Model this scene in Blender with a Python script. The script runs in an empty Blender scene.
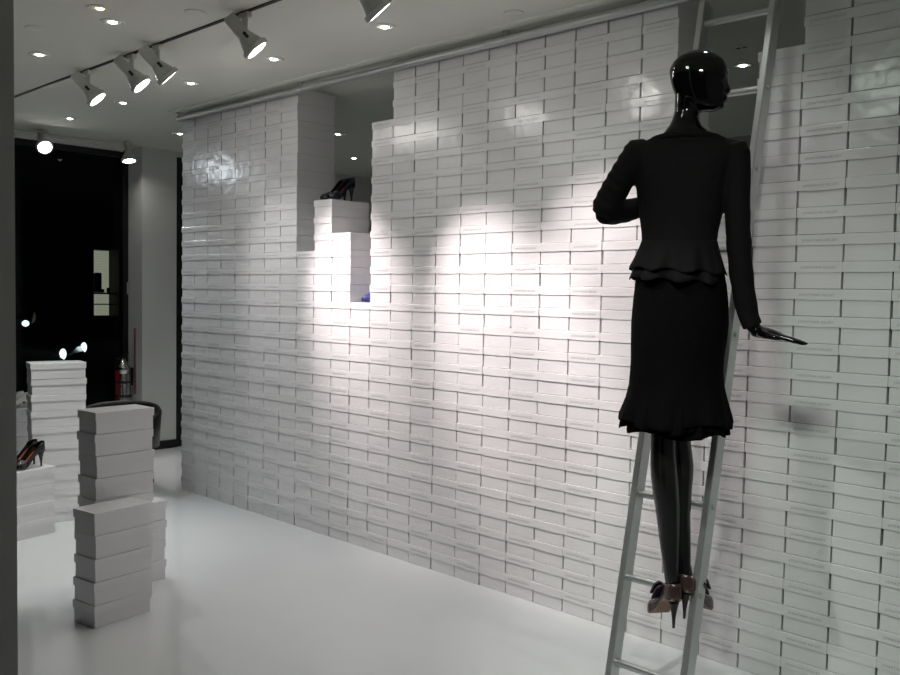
import bpy, bmesh, math, random
from mathutils import Vector, Matrix
random.seed(7)
PI = math.pi
scene = bpy.context.scene
COL = scene.collection

# ------------------------------------------------------------------ sizes (metres)
BW, BH, BD = 0.17138, 0.10, 0.29        # one shoe box in the wall: width, height, depth
CEIL = 2.705

# ------------------------------------------------------------------ materials
def nodes(name):
    m = bpy.data.materials.new(name); m.use_nodes = True
    nt = m.node_tree
    return m, nt, nt.nodes['Principled BSDF']

def mat(name, col, rough=0.5, metal=0.0, spec=0.5, bump=None, var=None, coat=0.0, emit=None):
    m, nt, b = nodes(name)
    b.inputs['Base Color'].default_value = (*col, 1)
    b.inputs['Roughness'].default_value = rough
    b.inputs['Metallic'].default_value = metal
    b.inputs['Specular IOR Level'].default_value = spec
    if coat:
        b.inputs['Coat Weight'].default_value = coat
        b.inputs['Coat Roughness'].default_value = 0.04
    if emit:
        b.inputs['Emission Color'].default_value = (*emit[0], 1)
        b.inputs['Emission Strength'].default_value = emit[1]
    if bump or var:
        geo = nt.nodes.new('ShaderNodeNewGeometry')
        nz = nt.nodes.new('ShaderNodeTexNoise')
        nt.links.new(geo.outputs['Position'], nz.inputs['Vector'])
        if bump:
            sc, st, dist = bump
            nz.inputs['Scale'].default_value = sc
            nz.inputs['Detail'].default_value = 1.5
            bp = nt.nodes.new('ShaderNodeBump')
            bp.inputs['Strength'].default_value = st
            bp.inputs['Distance'].default_value = dist
            nt.links.new(nz.outputs['Fac'], bp.inputs['Height'])
            nt.links.new(bp.outputs['Normal'], b.inputs['Normal'])
        if var:
            n2 = nt.nodes.new('ShaderNodeTexNoise')
            n2.inputs['Scale'].default_value = var[0]
            nt.links.new(geo.outputs['Position'], n2.inputs['Vector'])
            rp = nt.nodes.new('ShaderNodeValToRGB')
            a = [c * (1 - var[1]) for c in col]; d = [min(1, c * (1 + var[1])) for c in col]
            rp.color_ramp.elements[0].color = (*a, 1); rp.color_ramp.elements[1].color = (*d, 1)
            nt.links.new(n2.outputs['Fac'], rp.inputs['Fac'])
            nt.links.new(rp.outputs['Color'], b.inputs['Base Color'])
    return m

M = {}
M['lid'] = mat('white_lid_paper', (0.795, 0.785, 0.797), 0.21, spec=0.5, bump=(13, 0.5, 0.006))
M['body'] = mat('white_box_paper', (0.795, 0.785, 0.797), 0.21, spec=0.5, bump=(13, 0.5, 0.006))
M['ink'] = mat('grey_ink', (0.33, 0.33, 0.33), 0.6)
M['floor'] = mat('white_gloss_floor', (0.725, 0.735, 0.75), 0.06, spec=0.65, var=(2.5, 0.03))
M['ceiling'] = mat('matt_ceiling_paint', (0.76, 0.765, 0.70), 0.9, spec=0.2, var=(3, 0.02))
M['wall'] = mat('white_wall_paint', (0.76, 0.76, 0.74), 0.8, spec=0.3, var=(3, 0.02))
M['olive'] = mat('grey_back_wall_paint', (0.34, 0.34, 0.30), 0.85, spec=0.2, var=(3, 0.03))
M['post'] = mat('grey_post_paint', (0.88, 0.86, 0.83), 0.6, var=(4, 0.02))
M['black'] = mat('black_frame_paint', (0.008, 0.008, 0.010), 0.45)
M['kick'] = mat('black_skirting', (0.010, 0.010, 0.011), 0.4)
M['steel'] = mat('brushed_aluminium', (0.56, 0.57, 0.57), 0.36, metal=0.78, bump=(60, 0.08, 0.002))
M['pipe'] = mat('pale_rail_metal', (0.56, 0.57, 0.57), 0.42, metal=0.55)
M['fixture'] = mat('white_fixture_enamel', (0.62, 0.62, 0.58), 0.45)
M['fixture_dark'] = mat('black_fixture_plastic', (0.02, 0.02, 0.02), 0.5)
M['track'] = mat('dark_track_channel', (0.05, 0.05, 0.047), 0.5)
M['slot'] = mat('grey_slot', (0.14, 0.14, 0.13), 0.7)
M['lamp'] = mat('lit_spot_lens', (0.9, 0.9, 0.9), 0.3, emit=((1, 0.97, 0.93), 55))
M['downlamp'] = mat('lit_downlight_lens', (0.9, 0.9, 0.9), 0.3, emit=((0.96, 1.0, 0.96), 22))
M['warmlamp'] = mat('lit_warm_lens', (0.9, 0.9, 0.9), 0.3, emit=((1.0, 0.70, 0.35), 5))
M['gloss'] = mat('glossy_black_resin', (0.003, 0.003, 0.003), 0.06, spec=0.40)
M['wool'] = mat('black_wool_cloth', (0.0040, 0.0040, 0.0042), 0.85, spec=0.16, bump=(260, 0.25, 0.002))
M['skirt'] = mat('black_crepe_cloth', (0.0016, 0.0016, 0.0018), 0.9, spec=0.08, bump=(260, 0.25, 0.002))
M['stocking'] = mat('black_stocking_sheen', (0.006, 0.0065, 0.006), 0.24, spec=0.6)
M['bronze'] = mat('bronze_leather', (0.050, 0.026, 0.024), 0.26, spec=0.7)
M['plum'] = mat('plum_satin', (0.030, 0.012, 0.026), 0.45)
M['tan'] = mat('tan_leather_sole', (0.30, 0.18, 0.12), 0.55)
M['patent'] = mat('black_patent_leather', (0.006, 0.005, 0.007), 0.10, spec=0.6)
M['navy'] = mat('midnight_patent_leather', (0.010, 0.011, 0.022), 0.14, spec=0.6)
M['redlining'] = mat('dark_red_lining', (0.16, 0.035, 0.03), 0.6)
M['orange'] = mat('rust_lining', (0.30, 0.085, 0.035), 0.6)
M['blue'] = mat('violet_blue_satin', (0.05, 0.06, 0.22), 0.35)
M['whiteleather'] = mat('white_leather', (0.85, 0.85, 0.84), 0.35)
M['red'] = mat('red_label_print', (0.30, 0.016, 0.022), 0.4)
M['chrome'] = mat('polished_metal', (0.62, 0.62, 0.60), 0.2, metal=1)
M['label'] = mat('white_sticker', (0.62, 0.61, 0.58), 0.6)
M['dullred'] = mat('dull_red_plastic', (0.26, 0.13, 0.13), 0.6)
M['blackleather'] = mat('black_leather_seat', (0.010, 0.010, 0.011), 0.38)
M['asphalt'] = mat('night_asphalt', (0.02, 0.02, 0.022), 0.8, var=(8, 0.3))
M['night'] = mat('dark_facade_stone', (0.012, 0.012, 0.013), 0.8, var=(2, 0.3))
M['carpaint'] = mat('black_car_paint', (0.010, 0.011, 0.014), 0.15, spec=0.6)
M['tyre'] = mat('tyre_rubber', (0.01, 0.01, 0.01), 0.8)
M['head'] = mat('lit_headlamp', (0.9, 0.9, 0.9), 0.2, emit=((0.80, 0.95, 1.0), 3.0))
M['cardglass'] = mat('dark_car_glass', (0.004, 0.004, 0.006), 0.05)

def glass_mat():
    m = bpy.data.materials.new('window_glass'); m.use_nodes = True
    nt = m.node_tree; nt.nodes.clear()
    o = nt.nodes.new('ShaderNodeOutputMaterial'); mx = nt.nodes.new('ShaderNodeMixShader')
    t = nt.nodes.new('ShaderNodeBsdfTransparent'); g = nt.nodes.new('ShaderNodeBsdfGlossy')
    f = nt.nodes.new('ShaderNodeFresnel'); f.inputs['IOR'].default_value = 1.25
    t.inputs['Color'].default_value = (0.75, 0.78, 0.78, 1)
    g.inputs['Roughness'].default_value = 0.02
    nt.links.new(f.outputs[0], mx.inputs[0]); nt.links.new(t.outputs[0], mx.inputs[1])
    nt.links.new(g.outputs[0], mx.inputs[2]); nt.links.new(mx.outputs[0], o.inputs[0])
    return m
M['glass'] = glass_mat()

def brick_mat():
    m, nt, b = nodes('lit_white_brick')
    br = nt.nodes.new('ShaderNodeTexBrick'); geo = nt.nodes.new('ShaderNodeNewGeometry')
    mp = nt.nodes.new('ShaderNodeMapping'); mp.inputs['Rotation'].default_value = (PI/2, 0, PI/2)
    nt.links.new(geo.outputs['Position'], mp.inputs['Vector'])
    mp.vector_type = 'TEXTURE'
    nt.links.new(mp.outputs[0], br.inputs['Vector'])
    br.inputs['Color1'].default_value = (0.60, 0.60, 0.46, 1); br.inputs['Color2'].default_value = (0.56, 0.56, 0.43, 1)
    br.inputs['Mortar'].default_value = (0.30, 0.30, 0.22, 1)
    br.inputs['Scale'].default_value = 5; br.inputs['Mortar Size'].default_value = 0.03
    nt.links.new(br.outputs['Color'], b.inputs['Base Color'])
    nt.links.new(br.outputs['Color'], b.inputs['Emission Color']); b.inputs['Emission Strength'].default_value = 0.62  # glow put into the brick in place of lamps inside the shop
    b.inputs['Roughness'].default_value = 0.8
    return m
M['brick'] = brick_mat()

# ------------------------------------------------------------------ mesh helpers
def add_box(bm, c, s, bevel=0.0, rot=None, seg=1, mi=0):
    r = bmesh.ops.create_cube(bm, size=1.0)
    vs = r['verts']
    for v in vs: v.co = Vector((v.co.x*s[0], v.co.y*s[1], v.co.z*s[2]))
    if rot is not None: bmesh.ops.rotate(bm, verts=vs, cent=(0, 0, 0), matrix=rot)
    bmesh.ops.translate(bm, verts=vs, vec=c)
    fs = set(f for v in vs for f in v.link_faces)
    if bevel:
        es = list({e for f in fs for e in f.edges})
        rr = bmesh.ops.bevel(bm, geom=es, offset=bevel, segments=seg, affect='EDGES', profile=0.5)
        fs = set(rr['faces']) | {f for f in fs if f.is_valid}
    for f in fs: f.material_index = mi
    return fs

def add_loft(bm, rings, cap=True, closed=True, mi=0):
    rows = [[bm.verts.new(p) for p in ring] for ring in rings]
    n = len(rows[0]); fs = []
    for a, b in zip(rows, rows[1:]):
        for i in range(n if closed else n - 1):
            j = (i + 1) % n
            fs.append(bm.faces.new((a[i], a[j], b[j], b[i])))
    if cap and closed:
        fs.append(bm.faces.new(list(reversed(rows[0])))); fs.append(bm.faces.new(rows[-1]))
    for f in fs: f.material_index = mi
    return fs

def frame(d):
    d = Vector(d).normalized()
    u = Vector((0, 0, 1)) if abs(d.z) < 0.95 else Vector((1, 0, 0))
    a = d.cross(u).normalized(); b = a.cross(d).normalized()
    return a, b, d

def add_tube(bm, pts, rad, n=12, mi=0, ecc=None):
    pts = [Vector(p) for p in pts]
    if not isinstance(rad, (list, tuple)): rad = [rad]*len(pts)
    rings = []
    pa = None
    for i, p in enumerate(pts):
        d = (pts[min(i+1, len(pts)-1)] - pts[max(i-1, 0)]).normalized()
        if pa is None: a, b, _ = frame(d)
        else:
            a = (pa - d*pa.dot(d)).normalized(); b = a.cross(d).normalized()
        pa = a
        e = ecc[i] if ecc else 1.0
        rings.append([p + a*(rad[i]*math.cos(2*PI*k/n)) + b*(rad[i]*e*math.sin(2*PI*k/n)) for k in range(n)])
    return add_loft(bm, rings, mi=mi)

def add_lathe(bm, prof, c=(0, 0, 0), ax=(0, 0, 1), n=24, mi=0, cap=True):
    a, b, d = frame(ax); c = Vector(c)
    rings = [[c + d*h + a*(r*math.cos(2*PI*k/n)) + b*(r*math.sin(2*PI*k/n)) for k in range(n)] for r, h in prof]
    return add_loft(bm, rings, cap=cap, mi=mi)

def mesh_of(bm, name, mats, smooth=False):
    bmesh.ops.recalc_face_normals(bm, faces=bm.faces[:])
    me = bpy.data.meshes.new(name); bm.to_mesh(me); bm.free()
    if not isinstance(mats, (list, tuple)): mats = [mats]
    for m in mats: me.materials.append(m)
    if smooth:
        for p in me.polygons: p.use_smooth = True
    return me

def link(name, me, parent=None):
    o = bpy.data.objects.new(name, me); COL.objects.link(o)
    if parent is not None: o.parent = parent
    return o

def obj(name, bm, mats, parent=None, smooth=False):
    return link(name, mesh_of(bm, name, mats, smooth), parent)

def tag(o, label=None, cat=None, group=None, kind=None):
    if label: o['label'] = label
    if cat: o['category'] = cat
    if group: o['group'] = group
    if kind: o['kind'] = kind
    return o

def empty(name, loc, rotz=0.0):
    o = bpy.data.objects.new(name, None); COL.objects.link(o)
    o.location = loc; o.rotation_euler = (0, 0, rotz); o.empty_display_size = 0.05
    return o

def smooth_by_angle(me, deg=40):
    for p in me.polygons: p.use_smooth = True
    me.set_sharp_from_angle(angle=math.radians(deg))

def struct(name, bm, m, smooth=False):
    o = obj(name, bm, m, None, smooth); o['kind'] = 'structure'; return o

def box_struct(name, lo, hi, m):
    bm = bmesh.new()
    add_box(bm, [(a+b)/2 for a, b in zip(lo, hi)], [b-a for a, b in zip(lo, hi)])
    return struct(name, bm, m)

# ------------------------------------------------------------------ the setting
box_struct('floor', (-1.80, -3.2, -0.10), (6.6, 3.2, 0.0), M['floor'])
box_struct('ceiling', (-1.80, -3.2, CEIL), (6.6, 3.2, CEIL+0.10), M['ceiling'])
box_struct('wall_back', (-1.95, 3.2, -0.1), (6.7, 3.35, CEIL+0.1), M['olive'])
box_struct('wall_right', (6.6, -3.2, -0.1), (6.75, 3.2, CEIL+0.1), M['wall'])
box_struct('wall_pier', (-1.98, 0.513, 0.0), (-1.588, 0.845, CEIL), M['wall'])
box_struct('baseboard_pier', (-1.592, 0.508, 0.0), (-1.578, 0.850, 0.075), M['kick'])
box_struct('wall_left', (-1.98, 1.75, -0.1), (-1.588, 3.2, CEIL), M['wall'])
box_struct('trim_header', (-1.98, -3.2, 2.675), (-1.80, 0.513, CEIL+0.1), M['wall'])
# dark doorway beyond the pier
d = box_struct('door_1', (-1.68, 0.845, 0.0), (-1.600, 1.75, 2.655), M['black'])
box_struct('trim_door_head', (-1.98, 0.845, 2.655), (-1.59, 1.75, CEIL), M['wall'])
# storefront window at the far end: black frame round one pane
bm = bmesh.new()
for y in (-3.16, -1.35, 0.488):
    add_box(bm, (-1.875, y, 1.3375), (0.06, 0.05, 2.675), 0.004)
add_box(bm, (-1.875, -1.335, 0.06), (0.06, 3.69, 0.12), 0.004)
add_box(bm, (-1.875, -1.335, 2.65), (0.06, 3.69, 0.05), 0.004)
w = struct('window_1', bm, M['black'])
bm = bmesh.new()
add_box(bm, (-1.875, -1.335, 1.38), (0.008, 3.66, 2.60))
obj('pane', bm, M['glass'], w)
# grey post of the shop front through which one looks in
box_struct('trim_1', (4.09, -2.865, 0.0), (4.360, -2.74, CEIL), M['post'])
# thin ceiling strip added in place of the ladder rail's shadow line
box_struct('trim_rail_shadow', (0.03, -0.125, CEIL-0.010), (6.5, -0.100, CEIL), M['ceiling'])
# night street outside
box_struct('ground', (-24, -16, -0.12), (-1.98, 20, -0.02), M['asphalt'])

# small fittings on the jamb of the pier
bm = bmesh.new(); add_box(bm, (-1.845, 0.505, 1.455), (0.07, 0.016, 0.11), 0.004)
tag(obj('wall_plate', bm, M['label']), 'small pale plate on the edge of the white pier beside the dark window', 'wall plate')
bm = bmesh.new(); add_box(bm, (-1.715, 0.509, 0.80), (0.030, 0.010, 0.60), 0.003)
tag(obj('sign_strip', bm, M['dullred']), 'narrow dull red upright strip on the white pier above the fire extinguisher', 'sign')

# ------------------------------------------------------------------ fire extinguisher on the pier jamb
e = empty('fire_extinguisher', (-1.77, 0.425, 0.36))
tag(e, 'polished fire extinguisher with red label hanging on the white pier by the window', 'fire extinguisher')
bm = bmesh.new(); add_lathe(bm, [(0.045, 0), (0.066, 0.015), (0.068, 0.05), (0.068, 0.34), (0.060, 0.39), (0.035, 0.43), (0.022, 0.44)])
obj('cylinder', bm, M['chrome'], e, True)
bm = bmesh.new(); add_lathe(bm, [(0.070, 0.33), (0.062, 0.392), (0.037, 0.432), (0.024, 0.445), (0.022, 0.47)])
obj('neck', bm, M['chrome'], e, True)
bm = bmesh.new(); add_lathe(bm, [(0.0695, 0.06), (0.0695, 0.36)], n=48, cap=False)
vs = [v for v in bm.verts if v.co.x*.40 + v.co.y*-.92 < 0.006 or v.co.x > 0.045]; bmesh.ops.delete(bm, geom=vs, context='VERTS')
tag(obj('sticker', bm, M['red'], e, True), 'red label')
bm = bmesh.new()
for z in (0.13, 0.255): add_lathe(bm, [(0.0685, z-.012), (0.0700, z-.010), (0.0700, z+.010), (0.0685, z+.012)], n=32, cap=False)
obj('strap', bm, M['fixture_dark'], e, True)
bm = bmesh.new(); add_box(bm, (0.035, 0, 0.505), (0.12, 0.022, 0.014), 0.003, Matrix.Rotation(-0.3, 3, 'Y'))
add_box(bm, (0.03, 0, 0.475), (0.11, 0.02, 0.012), 0.003); add_box(bm, (0, 0, 0.48), (0.03, 0.03, 0.05), 0.004)
obj('handle', bm, M['fixture_dark'], e)
bm = bmesh.new(); add_tube(bm, [(-.02, 0, .47), (-.06, -.02, .46), (-.085, -.03, .40), (-.085, -.02, .2), (-.08, -.01, .1)], 0.010, 8)
obj('hose', bm, M['fixture_dark'], e, True)
bm = bmesh.new(); add_box(bm, (0, 0.079, 0.30), (0.05, 0.014, 0.16), 0.003); add_box(bm, (0, 0.055, 0.36), (0.03, 0.05, 0.02))
obj('bracket', bm, M['fixture_dark'], e)

# ------------------------------------------------------------------ shoe boxes
def body_mesh(w, dp, h, name='body'):
    bm = bmesh.new()
    add_box(bm, (0, 0, (h-0.004)/2 + 0.0005), (w, dp, h-0.005), 0.0012)
    return mesh_of(bm, name, M['body'])

def lid_bm(bm, w, dp, h, lh, off=(0, 0, 0), sag=0.0, mi=0):
    """open-bottomed lid: top sheet and four skirts, gently sagging along its front edge"""
    nx = 4
    ox, oy, oz = off
    t = 0.0022
    z0, z1 = h - lh, h - 0.0004
    b = 0.0022
    def ring(ww, dd, z, sagf=0.0):
        pts = []
        for k in range(nx):
            u = k/nx; pts.append((-ww/2 + ww*u, -dd/2, z - sagf*math.sin(PI*u)))
        pts.append((ww/2, -dd/2, z)); 
        pts.append((ww/2, dd/2, z)); pts.append((-ww/2, dd/2, z))
        return [(x+ox, y+oy, zz+oz) for x, y, zz in pts]
    rings = [ring(w-2*t, dp-2*t, z1-2*t), ring(w-2*t, dp-2*t, z0, sag), ring(w, dp, z0, sag),
             ring(w, dp, z1-b), ring(w-0.6*b, dp-0.6*b, z1-0.3*b), ring(w-2*b, dp-2*b, z1)]
    return add_loft(bm, rings, mi=mi)

def text_mesh(body, size, name, mt, spacing=1.0):
    cu = bpy.data.curves.new(name, 'FONT'); cu.body = body; cu.size = size
    cu.align_x = 'CENTER'; cu.align_y = 'CENTER'; cu.space_character = spacing; cu.resolution_u = 2
    o = bpy.data.objects.new(name, cu); COL.objects.link(o)
    dg = bpy.context.evaluated_depsgraph_get(); dg.update()
    me = bpy.data.meshes.new_from_object(o.evaluated_get(dg))
    bpy.data.objects.remove(o); bpy.data.curves.remove(cu)
    me.name = name; me.materials.clear(); me.materials.append(mt)
    for v in me.vertices: v.co = Vector((v.co.x, 0, v.co.y))      # stand it up, facing -Y
    return me

NAME = 'JONATHAN KELSEY'
txt = text_mesh(NAME, 0.0122, 'printed_name', M['ink'], 1.25)
tw = max(v.co.x for v in txt.vertices) - min(v.co.x for v in txt.vertices)
for v in txt.vertices: v.co.x *= 0.130/tw

LH = 0.038
def lid_mesh(w, dp, h, sag):
    bm = bmesh.new(); lid_bm(bm, w, dp, h, LH, sag=sag); return mesh_of(bm, 'lid', M['lid'])
W_BODY = body_mesh(0.1638, 0.2825, BH)
W_LIDS = [lid_mesh(0.1706, BD, BH, s) for s in (0.0010, 0.0018, 0.0026)]

def make_box(loc, rotz, bodym, lidm, printed, front, label, group, tilt=(0, 0)):
    r = empty('shoe_box', loc, rotz)
    tag(r, label, 'shoe box', group)
    b = link('body', bodym, r)
    l = link('lid', lidm, r)
    l.location = (random.uniform(-.0006, .0006), random.uniform(-.0015, .0010), 0)
    l.rotation_euler = (tilt[0], 0, tilt[1])
    if printed:
        t = link('printed_name', txt, l)
        t.location = (0, front - 0.0006, BH - LH*0.56)
    return r

# camera numbers, used for ranking the boxes by how large they show
YAW, PITCH, ROLL, FPX = 0.7619, 0.0497, 0.0179, 882.46
CAM = Vector((5.80756, -3.27004, 1.45919))
fwd = Vector((-math.sin(YAW), math.cos(YAW), 0)); rt = Vector((math.cos(YAW), math.sin(YAW), 0)); up = Vector((0, 0, 1))
CF = fwd*math.cos(PITCH) - up*math.sin(PITCH); CU0 = up*math.cos(PITCH) + fwd*math.sin(PITCH)
CR = rt*math.cos(ROLL) + CU0*math.sin(ROLL); CU = CU0*math.cos(ROLL) - rt*math.sin(ROLL)
def proj(p):
    d = Vector(p) - CAM; z = d.dot(CF)
    return 450 + FPX*d.dot(CR)/z, 337.5 - FPX*d.dot(CU)/z, z

TOPS = {8: 17, 9: 20, 10: 18, 11: 14, 12: 24, 23: 19, 24: 19, 25: 24}
NC = 30
cells = [(c, r) for c in range(NC) for r in range(TOPS.get(c, 27))]
C0 = 19                                  # columns from here on show largest: every box a thing of its own
solo = set(k for k in cells if k[0] >= C0)
ORD = ['', 'lowest', 'second', 'third', 'fourth', 'fifth', 'sixth', 'seventh', 'eighth', 'ninth', 'tenth', 'eleventh', 'twelfth',
       'thirteenth', 'fourteenth', 'fifteenth', 'sixteenth', 'seventeenth', 'eighteenth', 'nineteenth', 'twentieth',
       'twenty-first', 'twenty-second', 'twenty-third', 'twenty-fourth', 'twenty-fifth', 'twenty-sixth', 'twenty-seventh']
ORC = ['', 'first', 'second', 'third', 'fourth', 'fifth', 'sixth', 'seventh', 'eighth', 'ninth', 'tenth']
vis_rows = {}
for c in range(NC):
    rows = []
    for r in range(TOPS.get(c, 27)):
        xx, yy, _ = proj(((c+.5)*BW, 0, (r+.5)*BH)); xl, _, _ = proj((c*BW, 0, (r+.5)*BH))
        if yy < 675 and yy > -10 and xl < 898: rows.append(r)
    vis_rows[c] = rows
def pos_c(c):  # which printed / plain column from the right edge of the photo
    return (28 - c)//2 + 1 if c % 2 == 0 else (27 - c)//2 + 1

jit = {}
merged = bmesh.new()
for c, r in cells:
    dx, dy = random.uniform(-.0003, .0003), random.uniform(-.0022, .0018)
    tx, tz = random.gauss(0, 0.010), max(-.007, min(.007, random.gauss(0, 0.005)))
    loc = ((c+.5)*BW + dx, BD/2 + 0.002 + dy, r*BH)
    printed = (c % 2 == 0)
    if (c, r) in solo:
        kind = 'printed' if printed else 'plain'
        if not vis_rows[c]:
            lab = 'plain white shoe box, %s up, just past the right edge of the photo' % ORD[r + 1]
        else:
            n = r - min(vis_rows[c]) + 1
            where = 'in %s %s column from right' % (ORC[pos_c(c)], kind)
            if n > 1: lab = '%s white shoe box, %s up from the bottom %s' % (kind, ORD[n], where)
            elif n == 1: lab = '%s white shoe box, lowest in view %s' % (kind, where)
            else: lab = '%s white shoe box, %s below the photo\'s bottom edge %s' % (kind, 'just' if n == 0 else 'second', where)
        make_box(loc, tz, W_BODY, random.choice(W_LIDS), printed, -BD/2, lab, 'white shoe boxes stacked as a wall', (tx*0.15, 0))
    else:
        rm = Matrix.Translation(loc) @ Matrix.Rotation(tz, 4, 'Z')
        n0 = len(merged.verts)
        merged.verts.ensure_lookup_table()
        add_box(merged, (0, 0, (BH-.004)/2 + .0005), (0.1638, 0.2825, BH-.005), mi=1)
        lid_bm(merged, 0.1706, BD, BH, LH, sag=random.choice((.0010, .0018, .0026)), mi=0)
        merged.verts.ensure_lookup_table()
        new = merged.verts[n0:]
        bmesh.ops.transform(merged, matrix=rm, verts=new)
        if printed:
            base = len(merged.verts)
            tv = [merged.verts.new(rm @ (v.co + Vector((0, -BD/2 - .0006, BH - LH*.56)))) for v in txt.vertices]
            for p in txt.polygons:
                f = merged.faces.new([tv[i] for i in p.vertices]); f.material_index = 2
me = bpy.data.meshes.new('shoe_box_wall'); merged.to_mesh(me); merged.free()
for k in ('lid', 'body', 'ink'): me.materials.append(M[k])
tag(link('shoe_box_wall', me), 'far left stretch of the tall wall of stacked white shoe boxes', 'shoe boxes',
    'white shoe boxes stacked as a wall', 'stuff')

def stack(cx, cy, rot, n, w, dp, h, label, jx=0.003, jr=0.006):
    bmsh = body_mesh(w-0.0085, dp-0.008, h); 
    b2 = bmesh.new(); lid_bm(b2, w, dp, h, LH*h/BH, sag=0.0008); lm = mesh_of(b2, 'lid', M['lid'])
    for k in range(n):
        pos = 'topmost' if k == n-1 else 'lowest' if k == 0 else ORD[n-k] + ' from the top'
        make_box((cx + random.uniform(-jx, jx), cy + random.uniform(-jx, jx), k*h), rot + random.uniform(-jr, jr),
                 bmsh, lm, False, 0, 'white shoe box, %s of the %s' % (pos, label), 'white shoe boxes stacked on the floor',
                 (0, random.uniform(-.004, .004)))
stack(2.078, -1.495, math.radians(8), 5, 0.162, 0.285, 0.100, 'floor stack nearest the camera', 0.005, 0.02)
stack(1.874, -1.385, math.radians(2.5), 9, 0.168, 0.288, 0.100, 'taller stack right behind the nearest one', 0.003, 0.012)
stack(1.690, -1.218, math.radians(4), 4, 0.166, 0.285, 0.100, 'low stack peeping out behind those two', 0.003, 0.012)
stack(0.247, -0.992, math.radians(-12), 10, 0.172, 0.318, 0.0991, 'tall far left stack before the window', 0.003, 0.008)
stack(0.500, -1.290, math.radians(12.6), 4, 0.166, 0.300, 0.100, 'low stack carrying the black pumps', 0.0025, 0.008)
stack(-0.760, -0.860, math.radians(-10), 6, 0.30, 0.330, 0.100, 'far stack that carries white shoes', 0.003, 0.01)

# ------------------------------------------------------------------ shoes
def lerp(tab, x):
    for (x0, y0), (x1, y1) in zip(tab, tab[1:]):
        if x <= x1:
            t = (x-x0)/(x1-x0) if x1 > x0 else 0
            t = max(0, min(1, t)); return y0 + (y1-y0)*t
    return tab[-1][1]
def smoothtab(tab, x):
    e = 0.006
    return (lerp(tab, x-e) + 2*lerp(tab, x) + lerp(tab, x+e))/4

def pump_parts(L=0.205, HH=0.095):
    """high-heeled pump, heel at the origin, toe along +X, standing on z=0"""
    k = L/0.205
    sole = [(0, HH), (0.045*k, HH*.97), (0.075*k, HH*.74), (0.105*k, HH*.40), (0.13*k, HH*.14), (0.15*k, 0.006), (0.205*k, 0.010)]
    wid = [(0, 0.030), (0.008*k, 0.046), (0.03*k, 0.058), (0.06*k, 0.052), (0.10*k, 0.054), (0.14*k, 0.072), (0.16*k, 0.073), (0.185*k, 0.058), (0.20*k, 0.028), (0.205*k, 0.012)]
    hgt = [(0, 0.060), (0.03*k, 0.054), (0.07*k, 0.036), (0.11*k, 0.034), (0.14*k, 0.042), (0.16*k, 0.040), (0.185*k, 0.030), (0.205*k, 0.016)]
    # upper: a wall that follows the sole outline round the heel, closed by a rounded vamp
    bm = bmesh.new(); N, K = 30, 14
    vamp = 0.126*k
    half = lambda x: smoothtab(wid, x)/2
    # outline from the inner vamp corner round the heel to the outer one
    path = []
    xs = [vamp + .006 - (vamp + .006 - .018*k)*q/14 for q in range(15)]
    for x in xs: path.append((x, half(x)))
    hw = half(.018*k)
    for q in range(1, 12):
        t = PI*q/12; path.append((.018*k - .020*k*math.sin(t), hw*math.cos(t)))
    for x in reversed(xs): path.append((x, -half(x)))
    cols = []
    for x, y in path:
        xc = max(0.0, x); s0 = smoothtab(sole, xc); h = smoothtab(hgt, xc)
        if x > vamp - .03*k: h = h*(1 - .0*(x - vamp))
        col = []
        for q in range(5):
            u = q/4
            inw = 1 - .16*u**2 + .05*math.sin(PI*u)
            bx = (0.010 + (x - 0.010)*inw) if x < 0.018*k else x
            col.append(bm.verts.new((bx, y*inw, s0 - .002 + (h*.92 + .002)*u)))
        cols.append(col)
    for a, b in zip(cols, cols[1:]):
        for q in range(4): bm.faces.new((a[q], b[q], b[q+1], a[q+1]))
    rows = []
    for i in range(N+1):
        x = vamp + (L - vamp)*i/N; s0, wd, h = smoothtab(sole, x), smoothtab(wid, x), smoothtab(hgt, x)
        row = []
        for j in range(K+1):
            th = PI*j/K; cx, sx = math.cos(th), math.sin(th)
            dip = .020*k*(1 - i/N)*max(0, sx)**2 if i < 6 else .020*k*(1 - i/N)*max(0, sx)**2
            row.append(bm.verts.new((x + dip, wd/2*math.copysign(abs(cx)**.6, cx), s0 - .002 + (h + .002)*max(0, sx)**.8)))
        rows.append(row)
    for a, b in zip(rows, rows[1:]):
        for q in range(K): bm.faces.new((a[q], b[q], b[q+1], a[q+1]))
    bmesh.ops.recalc_face_normals(bm, faces=bm.faces[:])
    bmesh.ops.solidify(bm, geom=bm.faces[:], thickness=0.0018)
    upper = bm
    # sole + insole
    def slab(off0, off1, shrink):
        b = bmesh.new(); rings = []
        for i in range(N+1):
            x = L*i/N; s, wd = smoothtab(sole, x), max(0.004, smoothtab(wid, x)*shrink)
            rings.append([(x, -wd/2, s+off0), (x, wd/2, s+off0), (x, wd/2, s+off1), (x, -wd/2, s+off1)])
        add_loft(b, rings); return b
    outs = slab(-0.004, 0.0005, 1.0); ins = slab(0.001, 0.003, 0.93)
    hb = bmesh.new(); rings = []
    for t, zz in [(0, HH-0.003), (.15, HH*.82), (.4, HH*.55), (.7, HH*.27), (1, 0)]:
        rx = 0.018*(1-t)**2.4 + 0.0050; ry = 0.017*(1-t)**2.4 + 0.0048
        cx = 0.022 - 0.010*t**0.6 + (0.004*t)
        rings.append([(cx + rx*math.cos(2*PI*q/12), ry*math.sin(2*PI*q/12), zz) for q in range(12)])
    add_loft(hb, rings)
    return upper, outs, ins, hb

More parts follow.
